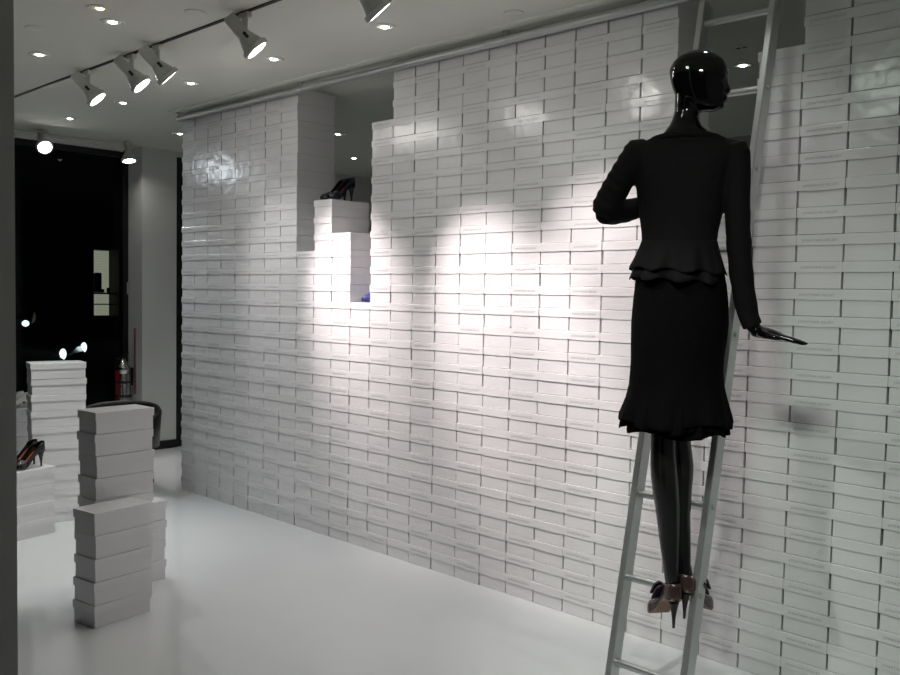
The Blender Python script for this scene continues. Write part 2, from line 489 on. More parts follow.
def pump_meshes(L=0.205, HH=0.095, m_up=None, m_in=None, m_sole=None, m_heel=None):
    u, o, i, h = pump_parts(L, HH)
    return (mesh_of(u, 'upper', m_up, True), mesh_of(o, 'sole', m_sole or m_up), mesh_of(i, 'insole', m_in), mesh_of(h, 'heel', m_heel or m_up, True))

def make_pump(meshes, loc, dirv, label, group=None, name='high_heeled_shoe', parent=None, roll=0):
    ang = math.atan2(dirv[1], dirv[0])
    r = empty(name, loc, ang)
    if parent is None: tag(r, label, 'shoe', group)
    else: r.parent = parent
    for nm, me in zip(('upper', 'sole', 'insole', 'heel'), meshes): link(nm, me, r)
    return r

pat = pump_meshes(0.195, 0.095, M['patent'], M['orange'])
a = math.radians(12.6); dv = (math.sin(a)*1.0, -math.cos(a))
# the pair on the four-box stack
make_pump(pat, (0.425, -1.185, 0.40), dv, 'black patent pump with rust lining on the low stack, left shoe of its pair', 'black pumps on the low stack')
make_pump(pat, (0.505, -1.175, 0.40), dv, 'black patent pump with rust lining on the low stack, right shoe of its pair', 'black pumps on the low stack')
nv = pump_meshes(0.195, 0.095, M['navy'], M['redlining'])
make_pump(nv, (1.588, 0.215, 2.0), (-0.02, -1), 'dark pump with red lining in the wall gap, left shoe of its pair', 'dark pumps on the wall ledge')
make_pump(nv, (1.665, 0.205, 2.0), (0.02, -1), 'dark pump with red lining in the wall gap, right shoe of its pair', 'dark pumps on the wall ledge')
bl = pump_meshes(0.19, 0.085, M['blue'], M['plum'])
make_pump(bl, (2.012, 0.195, 1.40), (-0.12, -1), 'violet-blue shoe half hidden in the narrow slot of the box wall')
wh = pump_meshes(0.20, 0.05, M['whiteleather'], M['label'])
make_pump(wh, (-0.69, -0.80, 0.60), (0.05, -1), 'white shoe on the far left stack, right shoe of its pair', 'white shoes on the far stack')
make_pump(wh, (-0.775, -0.81, 0.60), (0.05, -1), 'white shoe on the far left stack, left shoe of its pair', 'white shoes on the far stack')

# ------------------------------------------------------------------ black tub chair behind the stacks
ch = empty('tub_chair', (-0.37, -0.32, 0), math.radians(40))
tag(ch, 'black low-backed tub chair mostly hidden behind the taller of the near box stacks', 'chair')
bm = bmesh.new(); rings = []
for k in range(25):
    t = math.radians(-110 + 220*k/24)
    zt = 0.60 - 0.10*(abs(t)/math.radians(110))**2.5
    for_r = []
    c, s = math.cos(t), math.sin(t)
    for rr, zz in ((0.27, 0.30), (0.31, 0.30), (0.325, zt-.02), (0.315, zt), (0.295, zt), (0.285, zt-.02)):
        for_r.append((rr*s, rr*c, zz))
    rings.append(for_r)
add_loft(bm, rings); obj('backrest', bm, M['blackleather'], ch, True)
bm = bmesh.new(); add_lathe(bm, [(0.02, 0.30), (0.255, 0.30), (0.262, 0.33), (0.262, 0.39), (0.24, 0.415), (0.02, 0.42)], n=32)
obj('seat', bm, M['blackleather'], ch, True)
for sx in (-1, 1):
    for sy in (-1, 1):
        bm = bmesh.new(); add_tube(bm, [(sx*.17, sy*.17, 0.305), (sx*.20, sy*.20, 0)], [0.018, 0.012], 10)
        obj('leg', bm, M['fixture_dark'], ch, True)

# ------------------------------------------------------------------ ladder rail along the top of the box wall
PZ, PY = 2.662, -0.034
r_ = empty('ladder_rail', (0.03, PY, CEIL))
tag(r_, 'pale metal ladder rail hung from the ceiling along the top of the box wall', 'rail')
bm = bmesh.new(); add_tube(bm, [(0, 0, PZ-CEIL), (6.3, 0, PZ-CEIL)], 0.0190, 20); obj('pipe', bm, M['pipe'], r_, True)
for x in (0.0, 1.42, 3.02, 4.62, 6.2):
    bm = bmesh.new()
    add_tube(bm, [(x, 0, -0.001), (x, 0, PZ-CEIL)], 0.005, 10)
    add_lathe(bm, [(0.022, -0.006), (0.022, -0.0005)], (x, 0, 0), n=16)
    add_lathe(bm, [(0.0210, -0.012), (0.0210, 0.012)], (x, 0, PZ-CEIL), (1, 0, 0), n=16)
    obj('hanger', bm, M['pipe'], r_)

# ------------------------------------------------------------------ ladder
LX0, LX1 = 4.099, 4.385
def ly(z): return -0.060 - (2.66 - z)*0.213
sl = math.atan(0.213)
l_ = empty('ladder', ((LX0+LX1)/2, ly(0), 0))
tag(l_, 'aluminium ladder leaning on the box wall behind the mannequin', 'ladder')
O = Vector(l_.location)
TOPZ = 2.60
for x in (LX0, LX1):
    bm = bmesh.new()
    s = 1 if x == LX0 else -1     # the channel opens towards the rungs
    def sec(cx, y, z):
        w2, d2, t = 0.0125, 0.030, 0.003
        P = [(-w2+t, -d2), (w2-t, -d2), (w2, -d2+t), (w2, d2-t), (w2-t, d2), (-w2+t, d2), (-w2, d2-t), (-w2, -d2+t)]
        return [Vector((cx + px*s, y + py*math.cos(sl)*1.0, z - py*math.sin(sl))) - O for px, py in P]
    add_loft(bm, [sec(x, ly(0.012), 0.018), sec(x, ly(TOPZ), TOPZ)])
    ra = obj('rail', bm, M['steel'], l_)
    bm = bmesh.new(); add_box(bm, Vector((x, ly(0.0)+0.003, 0.013)) - O, (0.034, 0.072, 0.026), 0.004)
    tag(obj('foot', bm, M['fixture_dark'], l_), 'black rubber foot')
    bm = bmesh.new()
    hp = [(ly(TOPZ)-0.01, TOPZ-0.07), (ly(TOPZ)-0.004, TOPZ)]
    hp += [(PY - 0.0230*math.cos(t), PZ + 0.0230*math.sin(t)) for t in [PI*q/6 for q in range(0, 6)]]
    rings = []
    for (y, z), (y2, z2) in zip(hp, hp[1:] + [hp[-1]]):
        rings.append([Vector((x + q*0.016, y, z)) - O for q in (-1, 1)])
    vs = [[bm.verts.new(p) for p in rr] for rr in rings]
    for q in range(len(vs)-1): bm.faces.new((vs[q][0], vs[q][1], vs[q+1][1], vs[q+1][0]))
    bmesh.ops.solidify(bm, geom=bm.faces[:], thickness=0.003)
    obj('hook', bm, M['steel'], l_)
rung_me = None
for k in range(9):
    z = 0.150 + 0.296*k
    if rung_me is None:
        bm = bmesh.new(); wdt = LX1-LX0
        prof = [(0.014*math.cos(t) * (1 if math.sin(t) < 0.6 else 0.9), min(0.0115, 0.014*math.sin(t))) for t in [2*PI*q/20 for q in range(20)]]
        add_loft(bm, [[(xx, p[0], p[1]) for p in prof] for xx in (-wdt/2, wdt/2)])
        for xx in (-1, 1):
            add_lathe(bm, [(0.009, 0), (0.009, 0.004), (0.006, 0.006)], (xx*(wdt/2+0.0126), 0, 0), (xx, 0, 0), n=10)
        rung_me = mesh_of(bm, 'rung', M['steel']); smooth_by_angle(rung_me, 35)
    o = link('rung', rung_me, l_); o.location = Vector(((LX0+LX1)/2, ly(z), z)) - O

# ------------------------------------------------------------------ mannequin
RV = Vector((.9165, .4, 0)); FV = Vector((-.4, .9165, 0))
MB = Vector((4.343, -0.600, 0.345))
man = empty('mannequin', MB, math.atan2(.4, .9165))
tag(man, 'glossy black bald mannequin in a black peplum suit standing on the ladder', 'mannequin')
Z0 = MB.z
def ell(cx, cy, rx, ry, z, n=28, p=1.0):
    out = []
    for k in range(n):
        t = 2*PI*k/n; c, s = math.cos(t), math.sin(t)
        out.append((cx + rx*math.copysign(abs(c)**p, c), cy + ry*math.copysign(abs(s)**p, s), z - Z0))
    return out
def remesh(bm, name, m, parent, voxel, iters=4, sm=0.5, deform=None):
    me = mesh_of(bm, name, m)
    o = link(name, me)
    md = o.modifiers.new('r', 'REMESH'); md.mode = 'VOXEL'; md.voxel_size = voxel
    ms = o.modifiers.new('s', 'SMOOTH'); ms.factor = sm; ms.iterations = iters
    dg = bpy.context.evaluated_depsgraph_get(); dg.update()
    out = bpy.data.meshes.new_from_object(o.evaluated_get(dg))
    bpy.data.objects.remove(o); bpy.data.meshes.remove(me)
    out.name = name; out.materials.clear(); out.materials.append(m)
    if deform:
        for v in out.vertices: v.co = deform(v.co)
    for p in out.polygons: p.use_smooth = True
    return link(name, out, parent)

TORSO = [ # z, xl, xr, half depth, cy
    (1.985, -.120, .090, .050, .010), (1.972, -.165, .130, .060, .008), (1.950, -.196, .158, .066, .004), (1.92, -.192, .152, .080, .0),
    (1.87, -.182, .136, .095, .006), (1.81, -.174, .121, .104, .014), (1.755, -.167, .1105, .102, .014), (1.7158, -.1600, .1033, .094, .010),
    (1.68, -.1535, .0968, .088, .006), (1.64, -.1500, .0932, .084, .002), (1.60, -.155, .102, .090, -.002), (1.55, -.163, .116, .100, -.006),
    (1.50, -.168, .127, .110, -.010), (1.45, -.173, .134, .114, -.012), (1.38, -.175, .1365, .112, -.012), (1.30, -.168, .128, .104, -.006),
    (1.22, -.155, .112, .092, 0.0)]
def body_bm(grow=0.0):
    bm = bmesh.new()
    add_loft(bm, [ell((a+b)/2, cy, (b-a)/2 - (0.010 if z > 1.66 else 0.026), dp - (0.010 if z > 1.66 else 0.030), z, p=0.92) for z, a, b, dp, cy in TORSO])
    return bm
bm = body_bm()
# neck
add_loft(bm, [ell(cx, cy, rx, ry, z) for z, cx, cy, rx, ry in [
    (1.94, -.02, .0, .120, .050), (1.972, -.020, .0, .118, .052), (1.988, -.016, .002, .094, .052), (2.003, -.0145, .004, .078, .051), (2.025, -.020, .006, .056, .049), (2.045, -.0195, .008, .0455, .047),
    (2.075, -.016, .010, .041, .046), (2.11, -.012, .010, .045, .048), (2.15, -.005, .010, .052, .052)]])
# head: back x, front x, half breadth
HD = [(2.0725, .030, .082, .018), (2.080, .005, .0945, .034), (2.0924, -.020, .1000, .045), (2.108, -.040, .1035, .053), (2.1257, -.0535, .1070, .060),
      (2.148, -.0645, .1100, .066), (2.17, -.0710, .1125, .070), (2.192, -.0755, .1128, .0715), (2.2144, -.0772, .1085, .070),
      (2.235, -.068, .0975, .064), (2.252, -.052, .079, .053), (2.265, -.027, .054, .036), (2.2735, .000, .026, .014)]
add_loft(bm, [ell((a+b)/2, .010, (b-a)/2, h, z, p=0.95) for z, a, b, h in HD])
def bump(c, r, s=(1, 1, 1)):
    q = bmesh.ops.create_uvsphere(bm, u_segments=16, v_segments=10, radius=r)
    for v in q['verts']: v.co = Vector((v.co.x*s[0] + c[0], v.co.y*s[1] + c[1], v.co.z*s[2] + c[2] - Z0))
# nose, lips, chin, brow, ears
add_loft(bm, [ell(x, .010, rx, ry, z, 12) for z, x, rx, ry in [(2.166, .106, .006, .006), (2.150, .109, .008, .008), (2.138, .112, .010, .012), (2.131, .111, .009, .014), (2.126, .107, .007, .010)]])
bump((.1045, .010, 2.1130), .0095, (0.9, 1.9, .62)); bump((.1035, .010, 2.1045), .0095, (0.85, 1.7, .65)); bump((.0915, .010, 2.088), .013, (.9, 1.4, .95))
bump((.098, .036, 2.176), .011, (1, 1.9, .55)); bump((.098, -.016, 2.176), .011, (1, 1.9, .55))
# legs
def leg(tab):
    add_loft(bm, [ell(cx, cy, r, r*e, z, 24) for z, cx, cy, r, e in tab])
leg([(1.36, -.088, -.004, .080, 1.1), (1.25, -.082, -.004, .072, 1.1), (1.12, -.070, -.008, .056, 1.08), (1.03, -.0615, -.010, .0445, 1.08), (0.998, -.0595, -.012, .0420, 1.1), (.94, -.0565, -.016, .0418, 1.1),
     (.90, -.053, -.022, .0438, 1.1), (.86, -.0490, -.025, .0445, 1.12), (.81, -.0440, -.022, .0432, 1.1), (.765, -.0385, -.018, .0408, 1.08), (.71, -.0340, -.012, .0368, 1.05),
     (.655, -.030, -.006, .0335, 1.05), (.606, -.0268, -.001, .0300, 1.1), (.56, -.0225, .002, .0262, 1.2), (.53, -.0195, .006, .0245, 1.35), (.505, -.017, .012, .0245, 1.55), (.478, -.014, .02, .022, 1.6)])
leg([(1.36, .046, .010, .078, 1.1), (1.25, .036, .018, .068, 1.1), (1.12, .012, .032, .053, 1.08), (1.018, -.018, .045, .0430, 1.08), (.97, -.0165, .045, .0425, 1.1), (.892, -.0055, .036, .0435, 1.1),
     (.85, -.005, .036, .0428, 1.12), (.808, -.0055, .038, .0405, 1.1), (.76, -.004, .040, .0380, 1.08), (.717, -.003, .043, .0350, 1.06), (.65, .003, .046, .0318, 1.05),
     (.60, .008, .047, .0285, 1.1), (.55, .013, .047, .0250, 1.2), (.53, .019, .046, .0238, 1.4), (.51, .024, .046, .023, 1.55), (.49, .028, .05, .021, 1.6)])
# feet inside the shoes
def foot(h, t, zs):
    h = Vector(h); t = Vector(t)
    P = [h + (t-h)*u for u in (.05, .25, .45, .62, .80, .93)]
    zz = [zs+.118, zs+.112, zs+.082, zs+.050, zs+.028, zs+.020]
    rr = [.021, .022, .023, .022, .017, .009]
    add_tube(bm, [(p.x, p.y, z - Z0) for p, z in zip(P, zz)], rr, 14)
SL_H, SL_T = (-.010, -.008), (-.098, .150)
SR_H, SR_T = (.029, .022), (.094, .190)
foot((*SL_H, 0), (*SL_T, 0), 0.345); foot((*SR_H, 0), (*SR_T, 0), 0.372)
# arms
RARM = [(1.955, .135, .0, .040), (1.93, .146, -.002, .043), (1.86, .150, -.006, .043), (1.78, .1515, -.008, .0415), (1.70, .1570, -.008, .040), (1.62, .1630, -.004, .039),
        (1.55, .1710, .002, .0385), (1.46, .1850, .010, .0365), (1.40, .2000, .014, .0335), (1.370, .213, .016, .0325)]
def tubez(b, tab, g=0.0): add_tube(b, [(x, y, z - Z0) for z, x, y, r in tab], [r + g for z, x, y, r in tab], 20)
tubez(bm, [(z, x, y, r - .010) for z, x, y, r in RARM] + [(1.353, .232, .017, .0185)])
# right hand: palm held flat, fingers stretched out to the side
def P3(p): return (p[0], p[1], p[2] - Z0)
hand_rings = []
for x, z, hy, hz in [(.214, 1.358, .020, .0195), (.232, 1.3520, .026, .0190), (.250, 1.3495, .034, .0190), (.272, 1.3455, .039, .0172), (.292, 1.3405, .040, .0145), (.306, 1.3370, .038, .0115)]:
    hand_rings.append([(x + math.sin(t)*hz*.3, .016 + hy*math.cos(t), z - Z0 + hz*math.sin(t)) for t in [2*PI*q/18 for q in range(18)]])
add_loft(bm, hand_rings)
for y0, ln, dy, dz, r in [(-.014, .086, -.016, -.0235, .0076), (.006, .094, -.003, -.0240, .0080), (.026, .086, .010, -.0215, .0076), (.044, .068, .020, -.0165, .0066)]:
    x0 = .288
    pts = [(x0, y0, 1.3415), (x0 + ln*.42, y0 + dy*.45, 1.3415 + dz*.38), (x0 + ln*.75, y0 + dy*.8, 1.3415 + dz*.72), (x0 + ln, y0 + dy, 1.3415 + dz)]
    add_tube(bm, [P3(p) for p in pts], [r*1.35, r*1.22, r*1.02, r*.66], 12)
add_tube(bm, [P3(p) for p in [(.236, -.006, 1.350), (.258, -.032, 1.343), (.280, -.045, 1.338), (.302, -.047, 1.334)]], [.014, .0115, .0095, .006], 12)
# left arm: elbow out, forearm folded up across the front
LUP = [(-.158, .0, 1.953, .038), (-.186, -.002, 1.928, .045), (-.218, -.003, 1.872, .046), (-.250, -.004, 1.812, .048), (-.276, -.004, 1.762, .047), (-.284, .004, 1.744, .040)]
LFO = [(-.282, -.004, 1.746, .041), (-.262, .028, 1.748, .043), (-.222, .074, 1.757, .041), (-.180, .112, 1.772, .036), (-.140, .146, 1.785, .030)]
def tubel(b, tab, g=0.0): add_tube(b, [(x, y, z - Z0) for x, y, z, r in tab], [r + g for x, y, z, r in tab], 20)
tubel(bm, [(x, y, z, r - .014) for x, y, z, r in LUP]); tubel(bm, [(x, y, z, r - .014) for x, y, z, r in LFO] + [(-.118, .162, 1.790, .0165)])
add_tube(bm, [P3(p) for p in [(-.125, .157, 1.789), (-.100, .172, 1.793), (-.070, .180, 1.795)]], [.018, .026, .022], 16, ecc=[.8, .55, .5])
for k, (ln, dz) in enumerate([(.066, .020), (.074, .008), (.068, -.005), (.054, -.016)]):
    z0 = 1.795 + (1.5-k)*.0135
    add_tube(bm, [P3(p) for p in [(-.075, .180, z0), (-.075+ln*.5, .178, z0 + dz*.4), (-.075+ln*.85, .162, z0 + dz*.7), (-.075+ln, .145, z0 + dz*.8)]], [.0085, .008, .007, .0055], 10)
add_tube(bm, [P3(p) for p in [(-.112, .160, 1.805), (-.094, .158, 1.832), (-.078, .156, 1.850)]], [.011, .0095, .0065], 10)
def face(co):
    z = co.z + Z0
    if z > 2.10 and co.x > .06:
        for yy in (.010 - .030, .010 + .030):
            d2 = ((co.y - yy)/.015)**2 + ((z - 2.158)/.009)**2
            co = co - Vector((.0055*math.exp(-d2), 0, 0))
        d2 = ((co.y - .010)/.020)**2 + ((z - 2.1088)/.0022)**2
        co = co - Vector((.0018*math.exp(-d2), 0, 0))
    return co
body = remesh(bm, 'body', [M['gloss']][0], man, 0.0045, 5, 0.5, face)

# stockings from hem to shoe are a glossier black: thin shells over the lower legs
def shell(tab, name, label):
    b = bmesh.new()
    add_loft(b, [ell(cx, cy, r + .0012, (r + .0012)*e, z, 36) for z, cx, cy, r, e in tab], cap=False)
    o = obj(name, b, M['stocking'], man, True); return o
shell([(1.05, -.063, -.010, .0465, 1.08), (0.998, -.0595, -.012, .0420, 1.1), (.94, -.0565, -.016, .0418, 1.1), (.90, -.053, -.022, .0438, 1.1), (.86, -.0490, -.025, .0445, 1.12), (.81, -.0440, -.022, .0432, 1.1),
       (.765, -.0385, -.018, .0408, 1.08), (.71, -.0340, -.012, .0368, 1.05), (.655, -.030, -.006, .0335, 1.05), (.606, -.0268, -.001, .0300, 1.1), (.56, -.0225, .002, .0262, 1.2), (.53, -.0195, .006, .0250, 1.35),
       (.505, -.017, .012, .0250, 1.55), (.482, -.014, .02, .0228, 1.6)], 'stocking', None)
shell([(1.05, -.010, .042, .0455, 1.08), (1.018, -.018, .045, .0430, 1.08), (.97, -.0165, .045, .0425, 1.1), (.892, -.0055, .036, .0435, 1.1), (.85, -.005, .036, .0428, 1.12), (.808, -.0055, .038, .0405, 1.1), (.76, -.004, .040, .0380, 1.08),
       (.717, -.003, .043, .0350, 1.06), (.65, .003, .046, .0318, 1.05), (.60, .008, .047, .0285, 1.1), (.55, .013, .047, .0250, 1.2), (.53, .019, .046, .0245, 1.4), (.51, .024, .046, .0235, 1.55), (.492, .028, .05, .0218, 1.6)], 'stocking', None)

# jacket: torso, padded shoulders and sleeves in one skin
bm = bmesh.new()
add_loft(bm, [ell((a+b)/2, cy, (b-a)/2 + (0.0 if z < 1.94 else .0), dp, z, p=0.92) for z, a, b, dp, cy in TORSO[:10] + [(1.615, -.1505, .0945, .086, 0)]])
add_loft(bm, [ell(-.018, .004, rx, ry, z) for z, rx, ry in [(1.965, .150, .062), (1.984, .128, .060), (1.996, .098, .056), (2.002, .086, .053)]])
tubez(bm, RARM); tubel(bm, LUP); tubel(bm, LFO)
add_tube(bm, [P3(p) for p in [(-.150, 0, 1.957), (-.190, 0, 1.955), (-.206, -.002, 1.945)]], [.034, .034, .024], 16)
add_tube(bm, [P3(p) for p in [(.115, 0, 1.945), (.150, 0, 1.938), (.168, -.002, 1.925)]], [.036, .033, .024], 16)
def wrinkle(co):
    z = co.z + Z0
    if co.x < -.19:
        f = math.sin((co.x*.7 + z*1.0)*150 + 18*co.y)*.0022*min(1, (-.19-co.x)/.03)
        co = co + Vector((-.4*f, -f, .2*f))
    if co.x > .12 and z < 1.75:
        f = math.sin(z*70 + co.x*30)*.0010
        co = co + Vector((f, -f, 0))
    return co
jacket = remesh(bm, 'jacket', M['wool'], man, 0.005, 4, 0.5, wrinkle)
# collar fold round the boat neck
bm = bmesh.new()
pts = [(-.018 + .108*math.cos(t), .004 + .060*math.sin(t), 1.9935 - .010*abs(math.cos(t)) - Z0) for t in [2*PI*q/40 for q in range(41)]]
add_tube(bm, pts, [.007]*41, 8, ecc=[1.5]*41)
obj('collar', bm, M['wool'], jacket, True)
# peplum: two flared layers below the waist
for lay, (zb, gx) in enumerate([(1.548, .0), (1.515, -.004)]):
    b = bmesh.new(); rings = []; n = 96
    for i in range(11):
        u = i/10; z = 1.648 + (zb - 1.648)*u
        ring = []
        for k in range(n):
            t = 2*PI*k/n
            am = .013*u**1.5*math.sin(9*t + lay*1.3) + .006*u*math.sin(17*t + 2)
            xl = -.1515 - (.040 + gx)*u**1.25; xr = .0948 + (.032 + gx)*u**1.1
            rx, ry = (xr-xl)/2, .087 + .052*u**1.2
            ring.append(((xl+xr)/2 + (rx + am*.35 )*math.cos(t), (ry + am)*math.sin(t), z - Z0 - .006*u*math.sin(9*t + 1 + lay) - .008*u*math.cos(t)))
        rings.append(ring)
    add_loft(b, rings, cap=False)
    bmesh.ops.recalc_face_normals(b, faces=b.faces[:]); bmesh.ops.solidify(b, geom=b.faces[:], thickness=0.002)
    obj('peplum', b, M['wool'], jacket, True)
# waistband seam
# skirt
SK = [(1.64, -.148, .091, .082), (1.58, -.158, .112, .098), (1.503, -.1682, .1283, .111), (1.45, -.173, .1355, .116), (1.377, -.1778, .1395, .117), (1.32, -.1772, .1355, .115), (1.277, -.1762, .1298, .113),
      (1.244, -.1758, .1280, .112), (1.2124, -.1768, .1271, .112), (1.165, -.1803, .1325, .115), (1.1198, -.1906, .1430, .124), (1.085, -.204, .1520, .134), (1.0613, -.2132, .1580, .142), (1.040, -.2150, .1610, .146)]
def flounce(name, tab, phase, zcut, amp, parent, mt, freq=7, pleat=0.0):
    b = bmesh.new(); rings = []; n = 144
    tab2 = []
    for (a0, a1) in zip(tab, tab[1:]):
        for q in range(3): tab2.append(tuple(x0 + (x1-x0)*q/3 for x0, x1 in zip(a0, a1)))
    tab2.append(tab[-1])
    for z, xl, xr, ry in tab2:
        u = max(0, min(1, (1.22 - z)/0.19)); ring = []
        for k in range(n):
            t = 2*PI*k/n
            am = amp*u**1.4*(math.sin(freq*t + phase) + .45*math.sin((2*freq+1)*t + phase*2)) + pleat*u*math.sin(36*t)
            fx = am*(.25 + .75*abs(math.sin(t)))
            zz = z + u*u*zcut*math.sin(freq*t*0.5 + phase + .8)
            ring.append(((xl+xr)/2 + ((xr-xl)/2 + fx)*math.cos(t), (ry + am)*math.sin(t), zz - Z0))
        rings.append(ring)
    add_loft(b, rings, cap=False)
    bmesh.ops.recalc_face_normals(b, faces=b.faces[:]); bmesh.ops.solidify(b, geom=b.faces[:], thickness=0.002)
    return obj(name, b, mt, parent, True)
sk = flounce('skirt', SK, 0.6, .012, .011, man, M['skirt'])
T2 = [(1.20, -.170, .121, .106), (1.13, -.178, .131, .114), (1.08, -.194, .142, .128), (1.045, -.205, .150, .138), (1.022, -.2075, .153, .140)]
T3 = [(1.20, -.165, .116, .100), (1.13, -.165, .122, .106), (1.07, -.172, .130, .116), (1.03, -.180, .138, .126), (1.006, -.184, .141, .129)]
flounce('ruffle', T2, 1.9, .010, .010, sk, M['skirt'], 9, .0035)
flounce('ruffle', T3, 3.1, .009, .009, sk, M['skirt'], 8, .0035)
# shoes on the mannequin
br = pump_meshes(0.205, 0.100, M['bronze'], M['tan'], M['tan'], M['patent'])
def worn(h, t, z, sc):
    s = make_pump(br, (h[0], h[1], z - Z0), (t[0]-h[0], t[1]-h[1]), None, parent=man, name='shoe')
    s.location.x -= 0.026*(t[0]-h[0])/.19; s.location.y -= 0.026*(t[1]-h[1])/.19
    s.scale = (1.0, 0.98, 1.0)
    b = bmesh.new()
    for sg in (-1, 1):
        for q, (ax, rr) in enumerate([(-.012, .030), (.002, .025)]):
            rings = []
            for i in range(7):
                u = i/6
                y = sg*(.004 + .040*u); hw = (.006 + .017*math.sin(PI*min(1, u*.75)))*(rr/.020)
                cx = .104 + ax
                dz = .112 - .012*u*u + ax*.9
                tl = (.60, .80)
                rings.append([(cx - hw*tl[0], y, dz + hw*tl[1]), (cx - hw*tl[0] + .006, y, dz + hw*tl[1] + .004), (cx + hw*tl[0] + .006, y, dz - hw*tl[1] + .004), (cx + hw*tl[0], y, dz - hw*tl[1])])
            add_loft(b, rings)
    add_box(b, (.100, 0, .104), (.026, .018, .036), .004)
    obj('bow', b, M['plum'], s)
    return s
worn(SL_H, SL_T, 0.345, 1); worn(SR_H, SR_T, 0.372, 1)

KC = (CEIL - CAM.z)/(2.73 - CAM.z)      # the ceiling plan was measured for a 2.73 m room
def cp(x, y): return CAM.x + (x - CAM.x)*KC, CAM.y + (y - CAM.y)*KC
# ------------------------------------------------------------------ lights: recessed downlights
def spot_light(loc, aim, watts, size_deg, blend=0.5, rad=0.03, col=(1, .97, .93)):
    li = bpy.data.lights.new('beam', 'SPOT'); li.energy = watts; li.spot_size = math.radians(size_deg); li.spot_blend = blend
    li.shadow_soft_size = rad; li.color = col
    o = bpy.data.objects.new('beam', li); COL.objects.link(o)
    o.location = loc; d = Vector(aim) - Vector(loc)
    o.rotation_euler = d.to_track_quat('-Z', 'Y').to_euler()
    return o

b = bmesh.new(); add_lathe(b, [(0.0185, -0.0005), (0.020, -0.003), (0.050, -0.004), (0.056, -0.001), (0.056, 0.0)], n=28, cap=False)
DL_RING = mesh_of(b, 'trim_ring', M['ceiling'], True)
b = bmesh.new(); add_lathe(b, [(0.001, -0.0085), (0.010, -0.0075), (0.017, -0.004), (0.0185, 0.0)], n=24)
DL_LENS = mesh_of(b, 'lens', M['downlamp']); 
WM_LENS = DL_LENS.copy(); WM_LENS.materials.clear(); WM_LENS.materials.append(M['warmlamp'])
DOWN = [ # x, y, warm, label
    (1.659, -1.299, 0, 'lit recessed downlight beside the warm one near the track'),
    (0.768, -1.290, 0, 'lit recessed downlight left of the spotlight track, near the left post'),
    (-0.074, -0.400, 0, 'lit recessed downlight in the ceiling behind the two left track heads'),
    (0.820, -0.400, 0, 'lit recessed downlight between the box wall corner and third track head'),
    (1.695, -0.400, 0, 'lit recessed downlight right of the single large track head'),
    (-0.937, -0.400, 0, 'lit recessed downlight above the dark window, left of the track heads'),
    (-0.858, 0.467, 0, 'lit recessed downlight at the far left end of the box wall'),
    (2.600, -0.400, 0, 'lit recessed downlight over the middle of the box wall'),
    (1.812, -1.431, 1, 'warm amber recessed downlight at the top left of the ceiling'),
    (0.163, 1.293, 0, 'upper lit downlight seen through the gap above the dark pumps'),
    (-0.716, 2.201, 0, 'lower lit downlight seen through the gap above the dark pumps'),
    (3.579, 1.337, 0, 'lit downlight seen through the gap beside the mannequin head')]
for x, y, wm, lab in DOWN:
    x, y = cp(x, y)
    r = empty('downlight', (x, y, CEIL - 0.0005)); tag(r, lab, 'ceiling light', 'recessed downlights')
    link('trim_ring', DL_RING, r); link('lens', WM_LENS if wm else DL_LENS, r)
    over = abs(x - cp(0.768, 0)[0]) < .01 and y < -1
    spot_light((x, y, CEIL - 0.02), (x - (.1 if over else 0), y, 0), 100 if over else 20 if y > 1 else (5 if wm else 6), 56 if over else 100, 0.9, 0.03, (1, .75, .45) if wm else (.95, 1, .95))
b = bmesh.new(); add_lathe(b, [(0.001, -0.004), (0.040, -0.004), (0.046, -0.001), (0.046, 0)], n=24); CAP = mesh_of(b, 'sensor_cap', M['ceiling'], True)
for x, y, lab in [(2.095, -1.115, 'small unlit round cap on the ceiling left of the track'), (3.20, -0.16, 'small unlit round cap on the ceiling over the ladder rail'), (1.258, -1.504, 'small unlit round cap on the ceiling near the left post')]:
    x, y = cp(x, y)
    o = link('sensor_cap', CAP); o.location = (x, y, CEIL - 0.0003); tag(o, lab, 'ceiling cap')
b = bmesh.new()
for dx in (-.016, .016): add_box(b, (dx, 0, -0.002), (.018, .014, .004))
o = obj('ceiling_slot', b, M['slot']); o.location = (3.765, 0.93, CEIL); tag(o, 'pair of small dark ceiling slots seen beyond the ladder', 'vent')

# ------------------------------------------------------------------ track and spotlights
TY = cp(0, -0.968)[1]
t_ = empty('light_track', (-0.75, TY, CEIL)); tag(t_, 'long dark lighting track crossing the ceiling over the white floor', 'light track')
bm = bmesh.new(); add_box(bm, (2.6, 0, -0.003), (5.2, 0.020, 0.006), 0.001); obj('channel', bm, M['track'], t_)
bm = bmesh.new(); add_box(bm, (2.6, 0, -0.0065), (5.2, 0.008, 0.002)); obj('slot', bm, M['black'], t_)
t2 = empty('light_track', (-1.60, -0.60, CEIL)); tag(t2, 'short lighting track on the ceiling in front of the dark window', 'light track')
bm = bmesh.new(); add_box(bm, (0, 0, -0.003), (0.024, 2.3, 0.006), 0.001); obj('channel', bm, M['fixture'], t2)

